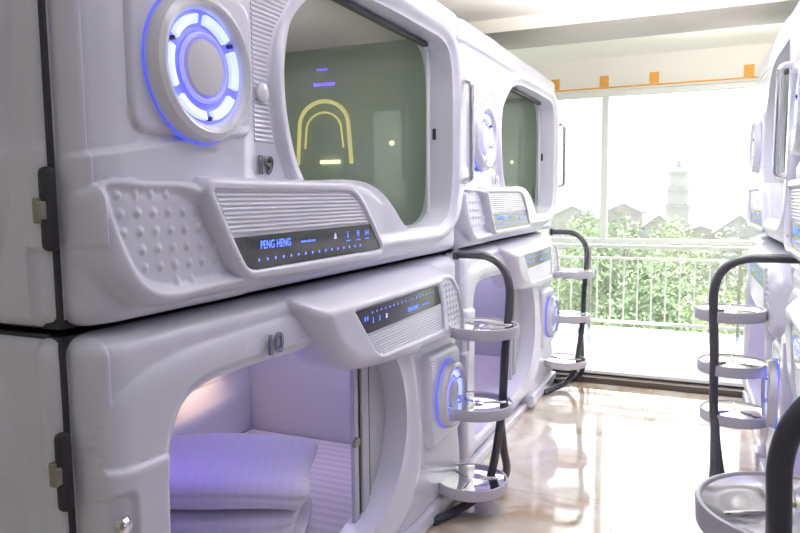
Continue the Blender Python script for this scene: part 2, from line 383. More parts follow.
def h_upper(U, V):
    Dout = sdf(OUT_U, U, V)
    h = -.022+.062*dome(Dout, .045)
    # near corner column turned towards the end of the pod
    h = h - .024*(1-ss(.0, .11, U))
    h = h + .012*dome(np.maximum(U-.045, -(V-.165)), .012)*.8          # column strip ending in a notch
    # slanted ledge under the ring light, top band
    zl = .343+.18*np.clip(U, 0, .55); h = h+.012*(1-ss(-.006, .006, V-zl))*(1-ss(.5, .58, U))
    h = h + .014*ss(.985, 1.0, V)*(1-ss(1.09,1.115,V))
    pl = sdf(PLATE_U, U, V); h = h+.012*dome(pl, .014)
    # console
    c = dome(sdf(CONSOLE_U, U, V), .045); h = h+c*.035
    d = sdf(DOTS_U, U, V); h = h-.028*(1-ss(-.020, .010, d))
    # window surround
    f = sdf(FRAME_U, U, V); o = -sdf(OPEN_U, U, V)
    fr = np.maximum(h, .005+.095*dome(f, .055)); w = ss(.01, -.03, f)
    k = np.where(f < 0, 1, 0)
    hf_ = np.where(k > 0, np.maximum(h, .04+.060*dome(f, .050)-.020*ss(-.045, -.004, o)), h)
    # left arm of the surround stays lower than the right end
    lower = (1-ss(.75, 1.5, U))*.025; h = np.where(f < 0, np.maximum(h, hf_-lower), h)
    # raised panel rim, recessed panel
    p = sdf(PANEL_U, U, V); rim = .097
    h = np.where(p < .030, np.maximum(h, rim*1.0-(1-dome(p-.030, .018))*.03), h)
    h = h - .012*(1-ss(-.004, .003, p))*np.where(p < .01, 1, 0)
    h = h + dimple_bumps(U, V, DOTS_U, .045, .0390, .0098, .0065, -.12, .018)
    return h
def pod_upper():
    r = empty('capsule_pod')
    chassis(r, 0, HU)
    sh = heightfield('front_shell', OUT_U, [(OPEN_U, CONSOLE_U)], h_upper, .0046, M['shell'], r, mapx, back=-.050)
    xp = .086
    ribs('ribbed_grille', r, round_poly(zz([(.338,1.452),(1.04,1.450),(1.142,1.349),(.400,1.345)], ZU), [.01,.08,.01,.01]), xp, .0112, .0042, M['shell'])
    ribs('side_grille', r, round_poly(zz([(.566,1.580),(.665,1.580),(.640,1.70),(.640,1.81),(.68,1.90),(.76,2.0),(.566,2.0)], ZU), .01), .055, .0125, .0045, M['shell'], h_upper)
    d = slab('display', DISP_U, xp-.004, xp+.004, M['screen'], r, .001); xd = xp+.0047
    text_mesh('lettering', 'PENG HENG', .030, M['blue_led'], d, (xd, .515, 1.3045-ZU), width=.86, bold=.0003)
    text_mesh('lettering', 'www.cnbb.com', .0125, M['blue_led'], d, (xd, .708, 1.308-ZU), width=1.0)
    for k in range(16):
        b = MB(); b.lathe([(.0042,0),(.0035,.0006),(.0003,.0008)], (xd-.0003, .508+k*.0375, 1.2765-ZU), 'X', 10); b.build('indicator_dot', M['blue_led'], d)
    def bell(b, u, z): b.lathe([(.0003,.0)],(0,0,0),'X',3) if False else None
    for k, u in enumerate((.905, .985, 1.055, 1.118)):
        b = MB(); z = 1.313-ZU
        if k == 0:
            b.box(xd, xd+.0006, u-.006, u+.006, z-.002, z+.010); b.box(xd, xd+.0006, u-.009, u+.009, z-.005, z-.002); b.box(xd, xd+.0006, u-.002, u+.002, z+.010, z+.014)
        elif k == 1:
            b.box(xd, xd+.0006, u-.002, u+.002, z-.003, z+.008); b.lathe([(.003,0),(.0003,.0006)], (xd, u, z+.012), 'X', 10); b.box(xd, xd+.0006, u-.005, u+.005, z-.005, z-.003)
        elif k == 2:
            b.box(xd, xd+.0006, u-.008, u+.008, z+.011, z+.013); b.box(xd, xd+.0006, u-.008, u-.006, z, z+.011); b.box(xd, xd+.0006, u+.006, u+.008, z-.005, z+.011); b.box(xd, xd+.0006, u-.004, u+.006, z-.005, z-.003); b.box(xd, xd+.0006, u-.004, u+.004, z+.002, z+.007)
        else:
            for q in (-.012,-.007,.007,.012): b.box(xd, xd+.0006, u+q-.001, u+q+.001, z-.004, z+.012)
            b.box(xd, xd+.0006, u-.005, u+.005, z+.003, z+.005)
        b.build('icon', M['dim_led'] if k == 0 else M['blue_led'], d)
        if k: b = MB(); [b.box(xd, xd+.0006, u-.010+q*.0052, u-.0068+q*.0052, z-.0175, z-.0135) for q in range(5)]; b.build('caption', M['blue_led'], d)
    ring_light(r, .347, 1.735-ZU, .05, .94)
    b = MB(); b.lathe([(.026,0),(.025,.007),(.018,.011),(.0005,.012)], (.045,.604,1.715-ZU), 'X', 24); bb = b.build('round_button', M['trim'], r)
    # opening: door glass, track, jamb latch
    op = OPEN_U; c = op.mean(0); big = c+(op-c)*np.array([1.008,1.012])
    slab('door_glass', big, -.030, -.024, M['pod_glass'], r)
    b = MB(); b.box(-.022,.004,.95,1.90,2.082-ZU,2.100-ZU,.002); b.build('door_track', M['track'], r, smooth=False)
    b = MB(); b.box(-.012,.0,1.985,1.997,1.690-ZU,1.740-ZU,.002); b.build('door_latch', M['track'], r)
    b = MB(); b.box(-.0225,-.012,1.935,1.965,1.345-ZU,2.085-ZU,.003); b.build('door_edge', M['trim'], r)
    # chrome pull bar at the far end
    u = 2.085; b = MB(); b.tube(smooth_path([(.06,u,1.955-ZU),(.10,u,1.955-ZU),(.124,u,1.952-ZU),(.137,u,1.938-ZU),(.138,u,1.91-ZU),(.138,u,1.73-ZU),(.138,u,1.55-ZU),(.137,u,1.522-ZU),(.124,u,1.508-ZU),(.10,u,1.505-ZU),(.06,u,1.505-ZU)]), .0135, 14)
    for z in (1.505, 1.955): b.lathe([(.018,.0),(.018,.012),(.0005,.014)], (.078,u,z-ZU), 'X', 20)
    b.build('pull_handle', M['chrome'], r)
    # top caps on the roof edge
    for u in (.62, 1.62):
        b = MB(); b.box(-.03,.028,u-.10,u+.10,HU-.030,HU+.0,.010); b.build('roof_cap', M['shell'], r)
    # liner
    z0, z1 = 1.225-ZU, 2.165-ZU
    b = MB(); b.box(-1.15,-1.13,.05,2.09,z0,z1); b.box(-1.13,-.034,.05,.07,z0,z1); b.build('liner_wall', M['liner'], r, smooth=False)
    b = MB(); b.box(-1.13,-.034,2.073,2.09,z0,z1); b.build('end_liner', M['liner_end'], r, smooth=False)
    b = MB(); b.box(-1.15,-.034,.05,2.09,z1,z1+.02); b.build('ceiling_liner', M['liner_ceiling'], r, smooth=False)
    b = MB(); b.box(-1.12,-.06,.075,2.068,z0,z0+.05,.02); b.build('mattress', M['sheet'], r)
    # gold reflection in the glass, built as a glowing arch on the end liner
    def arch(rad_u, rad_z, x, y, zb, zt, n=20):
        P = [(x-rad_u*1.10, y, zb)]; P += [(x-rad_u*math.cos(a)*(1.0 if math.sin(a) > 0 else 1), y, zt+rad_z*math.sin(a)) for a in np.linspace(0, PI, n)]; P += [(x+rad_u*1.10, y, zb)]
        return P
    xa = -.625; ya = 2.066
    g = MB(); g.tube(arch(.140,.120,xa,ya,1.60-ZU,1.79-ZU), .010, 10); ga = g.build('gold_reflection', M['gold'], r)
    g = MB(); g.tube(arch(.100,.085,xa,ya,1.68-ZU,1.77-ZU), .005, 10); g.build('inner_reflection', M['gold'], ga)
    g = MB(); g.box(xa-.02,xa+.09,ya-.01,ya+.005,1.602-ZU,1.62-ZU,.003); g.build('gold_glint', M['gold2'], ga)
    g = MB(); g.lathe([(.012,0),(.010,.01),(.0005,.012)], (0,0,0), 'X', 16); q = g.build('reading_light', M['gold2'], r); q.location = (-.254,2.072,1.691-ZU); q.rotation_euler = (0,0,-PI/2)
    g = MB(); g.box(-.68,-.56,ya+.0,ya+.006,1.985-ZU,2.0-ZU,.003); g.box(-.66,-.60,ya,ya+.006,2.06-ZU,2.068-ZU,.003); g.build('blue_reflection', M['blue_glint'], r)  # blue ring reflections, built as small glowing strips
    return r

# ------------------------------------------------------------------ LOWER POD (local z = world z)
OPEN_L = catmull([(.193,.45),(.196,.68),(.205,.849),(.226,.925),(.266,.972),(.34,.993),(.496,.995),(.737,.987),(.95,.975),(1.14,.95),(1.30,.89),(1.40,.79),(1.455,.66),(1.465,.53),(1.43,.42),(1.36,.33),(1.24,.25),(1.05,.20),(.8,.185),(.5,.18),(.28,.18),(.215,.21),(.195,.30)])
FRAME_L = catmull([(.02,.45),(.02,.75),(.025,.92),(.05,1.01),(.11,1.063),(.22,1.092),(.40,1.102),(.70,1.106),(1.0,1.105),(1.3,1.07),(1.46,.95),(1.545,.80),(1.60,.62),(1.615,.45),(1.58,.28),(1.50,.18),(1.38,.125),(1.1,.10),(.5,.10),(.1,.10),(.03,.14),(.02,.25)])
CONSOLE_L = catmull([(.715,1.146),(.82,1.15),(1.2,1.150),(1.7,1.150),(1.86,1.13),(1.96,1.07),(2.03,.97),(2.075,.87),(2.06,.815),(1.98,.797),(1.70,.808),(1.4,.826),(1.15,.846),(1.0,.868),(.91,.905),(.845,.955),(.80,1.01),(.755,1.07),(.71,1.12)])
DOTS_L = catmull([(1.74,1.085),(1.84,1.085),(1.91,1.04),(1.97,.96),(2.01,.87),(1.98,.84),(1.82,.845),(1.79,.90),(1.765,1.0)])
PANEL_L = round_poly([(.955,1.076),(1.690,1.073),(1.735,.985),(1.755,.870),(1.13,.888),(1.045,.98)], [.01,.01,.01,.02,.06,.02])
DISP_L = round_poly([(.962,1.071),(1.683,1.067),(1.728,.990),(1.040,.986)], [.004,.004,.004,.004])
HL = 1.159; ZB = .055
OUT_L = round_poly([(.014,ZB),(L-.004,ZB),(L-.004,HL),(.014,HL)], [.03,.03,.055,.055])
RBOX_L = round_poly([(1.715,.335),(2.11,.335),(2.11,.745),(1.70,.765)], [.05,.06,.06,.04])
LIP_L = round_poly([(-.08,.925),(.045,.880),(.191,.870),(.191,-.1),(-.08,-.1)], [.01,.03,.004,.01,.01])
GRV_L = round_poly([(.015,.835),(.085,.83),(.085,.66),(.015,.66)], [.03,.03,.02,.02])
def h_lower(U, V):
    Dout = sdf(OUT_L, U, V)
    h = -.022+.067*dome(Dout, .05)
    h = h-.022*(1-ss(0, .11, U))
    h = h+.022*ss(.5, .15, V)*ss(1.3,1.6,U)                # belly towards the floor
    h = h+.010*dome(np.maximum(U-.06, -(V-.925)), .01)     # near corner strip
    rb = sdf(RBOX_L, U, V); h = h+.035*dome(rb, .03)
    o = -sdf(OPEN_L, U, V); f = sdf(FRAME_L, U, V)
    wide = ss(.9, 1.4, U)
    fr = .030+(.030+.040*wide)*dome(f, .065) - (.020*wide)*ss(-.13, -.01, o) - .012*(1-wide)*ss(-.03,-.003,o)
    h = np.where(f < 0, np.maximum(h, fr), h)
    lp = sdf(LIP_L, U, V); h = h+.013*dome(lp, .018)
    g = sdf(GRV_L, U, V); h = h-.010*(1-ss(-.012, .004, g))
    c = sdf(CONSOLE_L, U, V)
    # console swells out of the shell, most at its lower edge
    top = .055+.075*ss(1.165, 1.08, V)
    h = np.where(c < 0, np.maximum(h, blend(h, top, dome(c, .06))), h)
    d = sdf(DOTS_L, U, V); h = h-.010*(1-ss(-.014, .006, d))
    p = sdf(PANEL_L, U, V); h = np.where(p < .02, blend(h, .130, 1-ss(.002, .02, p)), h)
    h = h-.008*(1-ss(-.004, .003, p))
    h = h + dimple_bumps(U, V, DOTS_L, .036, .0270, .0085, .0055, -.25, .010)
    return h
def quilt(name, x0, x1, u0, u1, z0, z1, parent=None, seed=0, rnd=.045, sag=.012, drape=0.0):
    """a soft folded pad: rounded box, cloth waves, a fold line along its long side"""
    R = np.random.default_rng(seed); nx, ny, nz = 26, 40, 8; bm = bmesh.new()
    bmesh.ops.create_cube(bm, size=2); bmesh.ops.subdivide_edges(bm, edges=bm.edges, cuts=15, use_grid_fill=True)
    ph = R.uniform(0, 6, 6); cx, cy, cz = (x0+x1)/2, (u0+u1)/2, (z0+z1)/2; hx, hy, hz = (x1-x0)/2, (u1-u0)/2, (z1-z0)/2
    for v in bm.verts:
        p = v.co.copy(); e = 6
        k = max(abs(p.x), abs(p.y), abs(p.z)); 
        q = Vector((p.x*hx, p.y*hy, p.z*hz)); rr = min(rnd, hz*.98)
        inner = Vector((max(-hx+rr, min(hx-rr, q.x)), max(-hy+rr, min(hy-rr, q.y)), max(-hz+rr, min(hz-rr, q.z))))
        d = q-inner
        if d.length > 1e-9: q = inner+d.normalized()*rr
        top = .5+.5*p.z
        q.z += top*sag*(math.sin(q.x*9+ph[0])+math.sin(q.y*7+ph[1])*.7)*.5
        q.x += .006*math.sin(q.y*14+ph[2])+.008*math.sin(q.z*60+ph[3])*(1 if abs(p.x) > .9 else 0)
        q.y += .005*math.sin(q.x*16+ph[4])
        if abs(p.x) > .95 or abs(p.y) > .95: # fold crease
            q.x *= 1-.03*math.exp(-((p.z)/.18)**2); q.y *= 1-.02*math.exp(-((p.z)/.18)**2)
        q.z -= drape*(max(0, q.x/hx)**2+.6*max(0, q.y/hy-.5)**2)
        v.co = q+Vector((cx, cy, cz))
    me = bpy.data.meshes.new(name); bm.to_mesh(me); bm.free(); me.materials.append(M['quilt'])
    me.polygons.foreach_set('use_smooth', [True]*len(me.polygons))
    return link(bpy.data.objects.new(name, me), parent)
def pod_lower():
    r = empty('capsule_pod')
    chassis(r, ZB+.0, HL)
    heightfield('front_shell', OUT_L, [(OPEN_L, CONSOLE_L)], h_lower, .0048, M['shell'], r, mapx, back=-.050)
    xp = .122
    ribs('ribbed_grille', r, round_poly([(1.048,.982),(1.73,.985),(1.748,.876),(1.135,.893)], [.01,.01,.01,.05]), xp, .0105, .0036, M['shell'])
    d = slab('display', DISP_L, xp-.003, xp+.005, M['screen'], r, .001); xd = xp+.0057
    text_mesh('lettering', 'PENG HENG', .021, M['blue_led'], d, (xd, 1.375, 1.008), width=.85, bold=.0004)
    text_mesh('lettering', 'www.cnbb.com', .0115, M['blue_led'], d, (xd, 1.520, 1.011), width=.95)
    for k in range(17):
        b = MB(); b.lathe([(.0038,0),(.0032,.0006),(.0003,.0008)], (xd-.0003, 1.080+k*.0345, 1.0525-.0002*k), 'X', 10); b.build('indicator_dot', M['blue_led'], d)
    for k, u in enumerate((1.035, 1.085, 1.135, 1.19)):
        b = MB(); z = 1.022
        if k == 0:
            for q in (-.012,-.007,.007,.012): b.box(xd, xd+.0006, u+q-.001, u+q+.001, z-.004+.012, z+.012+.012)
            b.box(xd, xd+.0006, u-.005, u+.005, z+.015, z+.017)
        elif k == 3:
            b.box(xd, xd+.0006, u-.006, u+.006, z-.002, z+.010); b.box(xd, xd+.0006, u-.009, u+.009, z-.005, z-.002)
        else:
            b.box(xd, xd+.0006, u-.002, u+.002, z-.003, z+.012); b.box(xd, xd+.0006, u-.006, u+.006, z-.005, z-.003)
        b.build('icon', M['dim_led'] if k == 3 else M['blue_led'], d)
    ring_light(r, 1.925, .545, .085, .84)
    ribs('side_grille', r, round_poly([(1.725,.62),(1.775,.66),(1.775,.745),(1.725,.75)], .01), .06, .0125, .004, M['shell'], h_lower)
    # knob by the near corner
    b = MB(); b.lathe([(.017,-.02),(.017,.012),(.012,.018),(.0005,.019)], (float(h_lower(np.array([.05]),np.array([.765]))[0]),.05,.765), 'X', 24); b.build('lock_knob', M['chrome'], r)
    # plinth and foot block
    b = MB(); b.box(-.9,.062,.02,L-.02,.0,ZB,.012); b.build('plinth', M['shell'], r)
    b = MB(); b.box(.0,.088,1.42,L-.03,.012,.080,.006); b.box(.02,.105,1.33,1.46,.02,.105,.014); b.build('kick_rail', M['shell'], r)
    # sliding door slid half open
    b = MB(); b.box(-.030,-.012,1.200,1.232,.16,1.00,.004); b.box(-.024,-.006,1.252,1.305,.16,1.00,.004); dr = b.build('sliding_door_stile', M['liner'], r)
    b = MB(); b.box(-.026,-.016,1.232,1.252,.16,1.0); b.box(-.024,-.012,1.305,1.322,.16,1.0); b.build('door_seal', M['track'], dr, smooth=False)
    b = MB(); b.box(-.028,-.018,1.322,1.66,.16,1.0,.002); b.build('sliding_door', M['liner'], r)
    b = MB(); b.lathe([(.016,-.002),(.016,.010),(.010,.016),(.0005,.017)], (-.010,1.205,.545), 'X', 20); b.box(-.012,.004,1.180,1.205,.53,.558,.003); b.build('door_latch', M['steel'], r)
    # liner
    z0, z1 = ZB+.025, 1.10
    b = MB(); b.box(-1.15,-1.13,.05,2.09,z0,z1); b.box(-1.13,-.04,.05,.07,z0,z1); b.box(-1.15,-.04,.05,2.09,z1,z1+.02); b.build('liner_wall', M['liner'], r, smooth=False)
    b = MB(); b.box(-1.13,-.04,2.073,2.09,z0,z1); b.build('end_liner', M['liner'], r, smooth=False)
    b = MB(); b.box(-1.124,-.05,.075,2.068,z0,.18,.025); b.build('mattress', M['sheet'], r)
    # moulded shelf with warm light along the back
    prof = [(-1.13,.50),(-1.08,.455),(-1.01,.425),(-.975,.405),(-.962,.37),(-.965,.19),(-1.129,.19)]
    us = [.10,.6,1.1,1.35,1.5,1.65,1.8,1.95,2.07]; kk = [1,1,1,.92,.75,.55,.34,.15,.03]
    V = [(-1.13+(x+1.13)*k,u,z) for u,k in zip(us,kk) for x,z in prof]; F = [(w*7+q,w*7+(q+1)%7,w*7+(q+1)%7+7,w*7+q+7) for w in range(8) for q in range(7)]+[tuple(range(7)),tuple(range(56,63))]
    c = MB(); c.add(V, F); c.build('moulded_shelf', M['liner'], r, angle=.9)
    b = MB(); b.box(-1.125,-1.10,1.45,1.80,.555,.572,.004); b.build('shelf_light', M['warm_led'], r)
    b = MB(); b.box(-1.13,-1.06,.1,1.80,.59,.66,.03); b.box(-1.13,-1.09,.1,1.85,.73,.79,.018); b.box(-1.13,-1.08,.1,1.9,.87,.93,.02); b.build('wall_moulding', M['liner'], r)
    return r
def end_panel(root, upper):
    """moulded end of the near pod, facing the camera side; sheet in (x,z)"""
    z0, z1 = (0.0, HU) if upper else (ZB, HL)
    out = round_poly([(-1.19,z0),(-.027,z0),(-.027,z1),(-1.19,z1)], .05)
    if upper: rel = catmull([(-.125,z1+.1),(-.125,.40),(-.13,.26),(-.155,.17),(-.20,.10),(-.30,.055),(-.9,.055),(-1.1,.2),(-1.1,z1+.1)])
    else: rel = catmull([(-.10,ZB-.1),(-.10,.75),(-.115,.88),(-.15,1.0),(-.20,1.06),(-.32,1.09),(-.9,1.09),(-1.1,.95),(-1.1,ZB-.1)])
    def hf(U, V):
        h = -.02+.035*dome(sdf(out, U, V), .04)
        h = h+.020*dome(sdf(rel, U, V), .05)
        if upper:
            h = h+.008*ss(.372, .360, V-.1*(U+.035)) ; h = h-.016*dome(np.maximum(-(U+.085), V-.165), .012)*1.0+.0*U
        else:
            h = h+.016*ss(.722, .708, V-.28*(U+.035)); h = h+.010*dome(np.maximum(-(U+.08), -(V-.88)), .012)
        return h
    o = heightfield('end_panel', out, [], hf, .008, M['shell'], root, lambda H, U, V: (U, .004-H, V), back=-.004)
    z = (1.415-ZU) if upper else .885
    b = MB(); b.box(-.048,-.028,-.030,-.012,z-.025,z+.025,.003); b.box(-.030,-.018,-.036,-.004,z-.018,z+.018,.003)
    b.build('latch_bracket', M['steel'], root)
    # dark strip in the corner gap, with a lobe beside the latch
    b = MB(); b.box(-.034,-.022,-.002,.008,z0+.01,z1-.01,.002); b.box(-.042,-.012,-.024,.006,z-.080,z+.085,.013); b.build('gap_strip', M['dark'], root)
    return o
def numerals(root, s, u, z, x, size):
    text_mesh('number', s, size*1.06, M['numeral'], root, (x, u, z), ext=.003, bev=.0010, shear=.0, width=1.0, bold=.0004, space=1.06)

PU = pod_upper(); PL = pod_lower()
R0 = 1.47; YR = 5.36
pods = []
def place(o, loc, rz, label): o.location = loc; o.rotation_euler = (0,0,rz); tag(o, label, 'sleeping pod', 'stacked sleeping capsules along the corridor'); pods.append(o)
cu2 = copy_tree(PU); cu3 = copy_tree(PU); cu4 = copy_tree(PU)
cl2 = copy_tree(PL); cl3 = copy_tree(PL); cl4 = copy_tree(PL)
place(PU, (0,Y0,ZU), 0, 'large white upper capsule numbered 19 with round blue light and green tinted window')
place(PL, (0,Y0,0), 0, 'large white lower capsule numbered 10, door open on violet lit folded bedding')
place(cu2, (0,Y0+L,ZU), 0, 'white upper capsule at the far left end, next to the balcony')
place(cl2, (0,Y0+L,0), 0, 'white lower capsule at the far left end, behind the first ladder')
RA = PI+math.radians(2.1)
place(cu3, (1.447,YR,ZU), RA, 'white upper capsule at the far right end, chrome pull bar beside the balcony light')
place(cl3, (1.447,YR,0), RA, 'white lower capsule at the far right end, blue ring beside the right ladder')
place(cu4, (1.49,YR-L-.03,ZU), PI, 'white upper capsule cut by the right picture edge, only its blue ring showing')
place(cl4, (1.49,YR-L-.03,0), PI, 'white lower capsule cut by the right picture edge, purple light in its doorway')
numerals(PU, '19', .572, 1.500-ZU, float(h_upper(np.array([.61]),np.array([1.52-ZU]))[0])+.007, .066); numerals(PL, '10', .556, 1.012, float(h_lower(np.array([.62]),np.array([1.03]))[0])+.010, .074); numerals(cu2, '18', .572, 1.500-ZU, .056, .066)
end_panel(PU, True); end_panel(PL, False)

# bedding in the open lower pod (rests on its mattress)
for i, (hx_, hu_, z0, z1, dx_, du_, ra) in enumerate([(.35,.24,.182,.294,0,0,26),(.34,.235,.297,.406,.005,-.005,28),(.36,.255,.420,.526,.01,.01,27)]):
    q = quilt('folded_quilt', -hx_, hx_, -hu_, hu_, 0, z1-z0, None, i, rnd=.05, sag=.003 if i < 2 else .012, drape=.0 if i < 2 else .02)
    q.location = (-.47+dx_, Y0+.93+du_, z0); q.rotation_euler = (0,0,math.radians(ra))
    tag(q, ['bottom folded striped quilt of the pile in the open lower capsule', 'middle folded striped quilt of the pile in the open lower capsule', 'top folded striped quilt of the pile, brightest violet, in the open lower capsule'][i], 'quilt', 'folded quilts in the open capsule')

# ------------------------------------------------------------------ ladders
def ladder(label, x, y, rz, trays, back=.030, tdx=.0, tr_=.165):
    """local +x away from the pods; mount at the seam, main tube with two feet, round trays"""
    r = empty('capsule_ladder', (x, y, 0), rz); tag(r, label, 'ladder', 'tube ladders with round trays')
    zt = 1.158; R = .0195; px, py = .300, -.02
    m = MB(); m.tube(smooth_path([(back,.0,zt),(.10,.0,zt),(.19,-.003,zt-.006),(.25,-.008,zt-.035),(.288,-.013,zt-.085),(.305,-.018,zt-.15),(px+.004,py,zt-.25),(px-.005,py-.03,.72),(px-.012,py-.055,.45),(px-.04,py-.085,.20),(px-.06,py-.11,.11),(px-.105,py-.17,.045),(.13,py-.29,.021),(.085,py-.41,.0205)], 8), R, 16)
    m.build('main_tube', M['tube'], r)
    m = MB(); m.tube(smooth_path([(px-.018,py-.066,.44),(px-.020,py-.04,.36),(px-.022,py+.02,.22),(px-.022,py+.07,.11),(px-.045,py+.08,.050),(px-.09,py+.05,.024),(.15,py-.02,.0205),(.085,py-.06,.0205)], 8), R, 16)
    m.build('rear_foot_tube', M['tube'], r)
    m = MB(); m.lathe([(.020,.0),(.026,.0),(.026,.02),(.020,.02)], (back-.003,0,zt), 'X', 24, closed=True); m.build('mount_collar', M['dark'], r)
    for i, z in enumerate(trays):
        cx, cy, rr = .215+tdx-.018*i, -.150-.022*i, tr_
        t = MB(); t.lathe([(rr-.008,.0),(rr-.002,.002),(rr,.006),(rr+.002,.044),(rr,.050),(rr-.006,.051),(rr-.010,.047),(rr-.011,.036),(rr-.012,.004)], (cx,cy,z-.022), 'Z', 72, closed=True)
        tr = t.build('tray_rim', M['rim'], r)
        t = MB(); t.lathe([(rr-.0105,.046),(rr-.03,.043),(.10,.040),(.03,.041),(.0005,.042),(.0005,.005),(.10,.004),(rr-.0105,.006)], (cx,cy,z-.022), 'Z', 72)
        t.build('tray_plate', M['chrome'], r)
        g = MB()
        for a in (.5, 2.6, 4.7): g.tube([(cx+.03*math.cos(a),cy+.03*math.sin(a),z-.022+.0425),(cx+.135*math.cos(a),cy+.135*math.sin(a),z-.022+.0445)], .004, 8)
        g.build('grip_ridge', M['chrome'], tr)
    return r
ladder('near left ladder rising from the floor between the two left stacks', 0, Y0+L-.005, 0, (.83,.475,.12))
ladder('far left ladder standing in front of the balcony railing', 0, Y0+2*L-.005, 0, (.86,.54,.20))
ladder('right ladder curving out of the seam, black tube in front of its trays', 1.475, YR-L+.14, PI, (.885,.635,.40), -.035, .018, .150)
ladder('nearest ladder, thick dark tube cut by the bottom right corner', 1.57, YR-2*L+.20, PI, (.848,.61,.37), .03, .05)

# ------------------------------------------------------------------ room
def struct(name, boxes, m, bev=0, smooth=False):
    b = MB()
    for q in boxes: b.box(*q, bev)
    o = b.build(name, m, smooth=smooth); o['kind'] = 'structure'; return o
XL, XR, YB, YH, YW, ZC = -1.30, 2.80, -2.6, 5.36, 7.62, 2.66
struct('floor', [(XL-.1,XR+.1,YB-.1,5.32,-.12,0)], M['floor'])
struct('ceiling', [(XL-.1,XR+.1,YB-.1,5.5,ZC,ZC+.12)], M['ceiling'])
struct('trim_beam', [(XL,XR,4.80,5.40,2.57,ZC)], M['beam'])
struct('wall_left', [(XL-.1,XL,YB,5.5,0,ZC)], M['wall'])
struct('wall_right', [(XR,XR+.1,YB,5.5,0,ZC)], M['wall'])
struct('wall_back', [(XL,XR,YB-.1,YB,0,ZC)], M['wall'])
struct('trim_threshold', [(XL,XR,5.32,5.50,-.10,.045),(XL,XR,5.40,5.48,.045,.06)], M['threshold'])
# balcony
struct('floor_balcony', [(XL,XR,5.50,7.75,-.12,.0)], M['balcony'])
struct('ceiling_balcony', [(XL,XR,5.5,7.75,2.85,2.95),(XL,XR,5.40,5.5,ZC,2.95)], M['wall'])
struct('wall_balcony_left', [(XL-.1,XL,5.5,7.75,0,2.95)], M['wall'])
struct('wall_balcony_right', [(XR,XR+.1,5.5,7.75,0,2.95)], M['wall'])
struct('wall_window_head', [(XL,XR,7.56,7.75,2.515,2.85)], M['wall'])
w = MB()
zs, zt = .925, 2.515; mx = .06
for q in [(XL,XR,7.60,7.68,zt-.055,zt),(XL,XR,7.60,7.68,zs,zs+.05),(mx,mx+.07,7.60,7.68,zs+.05,zt-.055),(XL,XL+.05,7.60,7.68,zs+.05,zt-.055),(XR-.05,XR,7.60,7.68,zs+.05,zt-.055)]: w.box(*q, .004)
wf = w.build('window_1', M['alu'], smooth=False); wf['kind'] = 'structure'
g = MB(); g.box(XL+.05,mx,7.635,7.641,zs+.05,zt-.055); g.build('glass_pane', M['glass'], wf, smooth=False)
g = MB(); g.box(mx+.07,XR-.05,7.635,7.641,zs+.05,zt-.055); g.build('glass_pane', M['glass'], wf, smooth=False)
# railing
rl = empty('balcony_railing', (0,7.70,0)); tag(rl, 'white balcony railing of thin upright bars outside the windows', 'railing')
b = MB(); b.box(XL,XR,-.025,.025,.865,.905,.008); b.build('handrail', M['railing'], rl)
b = MB(); b.box(XL,XR,-.012,.012,.745,.77); b.box(XL,XR,-.012,.012,.05,.085); b.build('cross_rail', M['railing'], rl, smooth=False)
x = XL+.07
while x < XR:
    b = MB(); b.box(x-.008,x+.008,-.008,.008,.08,.75); b.build('bar', M['railing'], rl, smooth=False); x += .14
for x in (-.04, 1.425):
    b = MB(); b.box(x-.014,x+.014,-.05,-.02,.0,.87,.003); b.build('post', M['post'], rl)
# orange tape on the window head
o = MB(); o.box(XL,XR,7.552,7.562,2.535,2.549); tag(o.build('tape_strip', M['tape'], smooth=False), 'thin orange tape line along the window top', 'tape')
for i, x in enumerate((-.42, .085, .575, 1.43)):
    b = MB(); z = 2.61
    b.box(x-.045,x+.045,7.551,7.561,z-.055,z+.055,.003); b.box(x-.02,x+.02,7.546,7.552,z-.02,z+.02,.002)
    tag(b.build('tape_patch', M['tape']), ['leftmost orange patch on wall, beside capsule edge','orange patch above the window mullion','orange patch above the wide right pane','rightmost orange patch, by the right capsules'][i], 'tape', 'orange tape patches above the window')

# ceiling panels out of view, added to light and tint the pods
def lamp(x, y, label, w=.6, l=1.2, power=20, col=(1,1,1), uplight=0):
    r = empty('unseen_lamp', (x, y, ZC-.045)); tag(r, label, 'unseen lamp')
    b = MB(); b.box(-w/2-.02,w/2+.02,-l/2-.02,l/2+.02,.02,.045,.005); b.build('frame', M['alu'], r)
    b = MB(); b.box(-w/2,w/2,-l/2,l/2,.0,.02,.004); b.build('diffuser', M['lamp'], r)
    li = bpy.data.lights.new('fill_light', 'AREA'); li.shape = 'RECTANGLE'; li.size = w; li.size_y = l; li.energy = power; li.color = col
    lo = bpy.data.objects.new('fill_light', li); lo.location = (0,0,-.01); link(lo, r)
    # bowl and upward area light, both added to brighten the ceiling
    b = MB(); b.lathe([(.09,-.005),(.088,-.03),(.07,-.055),(.04,-.068),(.0005,-.072)], (0,0,0), 'Z', 32); b.build('added_bowl', M['lamp'], r)
    gl = bpy.data.lights.new('fill_uplight', 'AREA'); gl.shape = 'DISK'; gl.size = .5; gl.energy = uplight; gl.color = (1,.95,.88)
    go = bpy.data.objects.new('fill_uplight', gl); go.location = (0,0,-.30); go.rotation_euler = (PI,0,0); link(go, r)
lamp(.75, 3.5, 'unseen fill panel over the middle of the corridor', .4, 1.0, 4.5, (.62,.58,1.0), 135)
lamp(1.0, 1.5, 'unseen fill panel over the near left pair of capsules', .4, 1.0, 1.5, (.46,.42,1.0), 4)
lamp(.9, -.6, 'unseen fill panel at the near end of the corridor', .5, 1.2, 1.3, (.45,.42,1.0), 1)
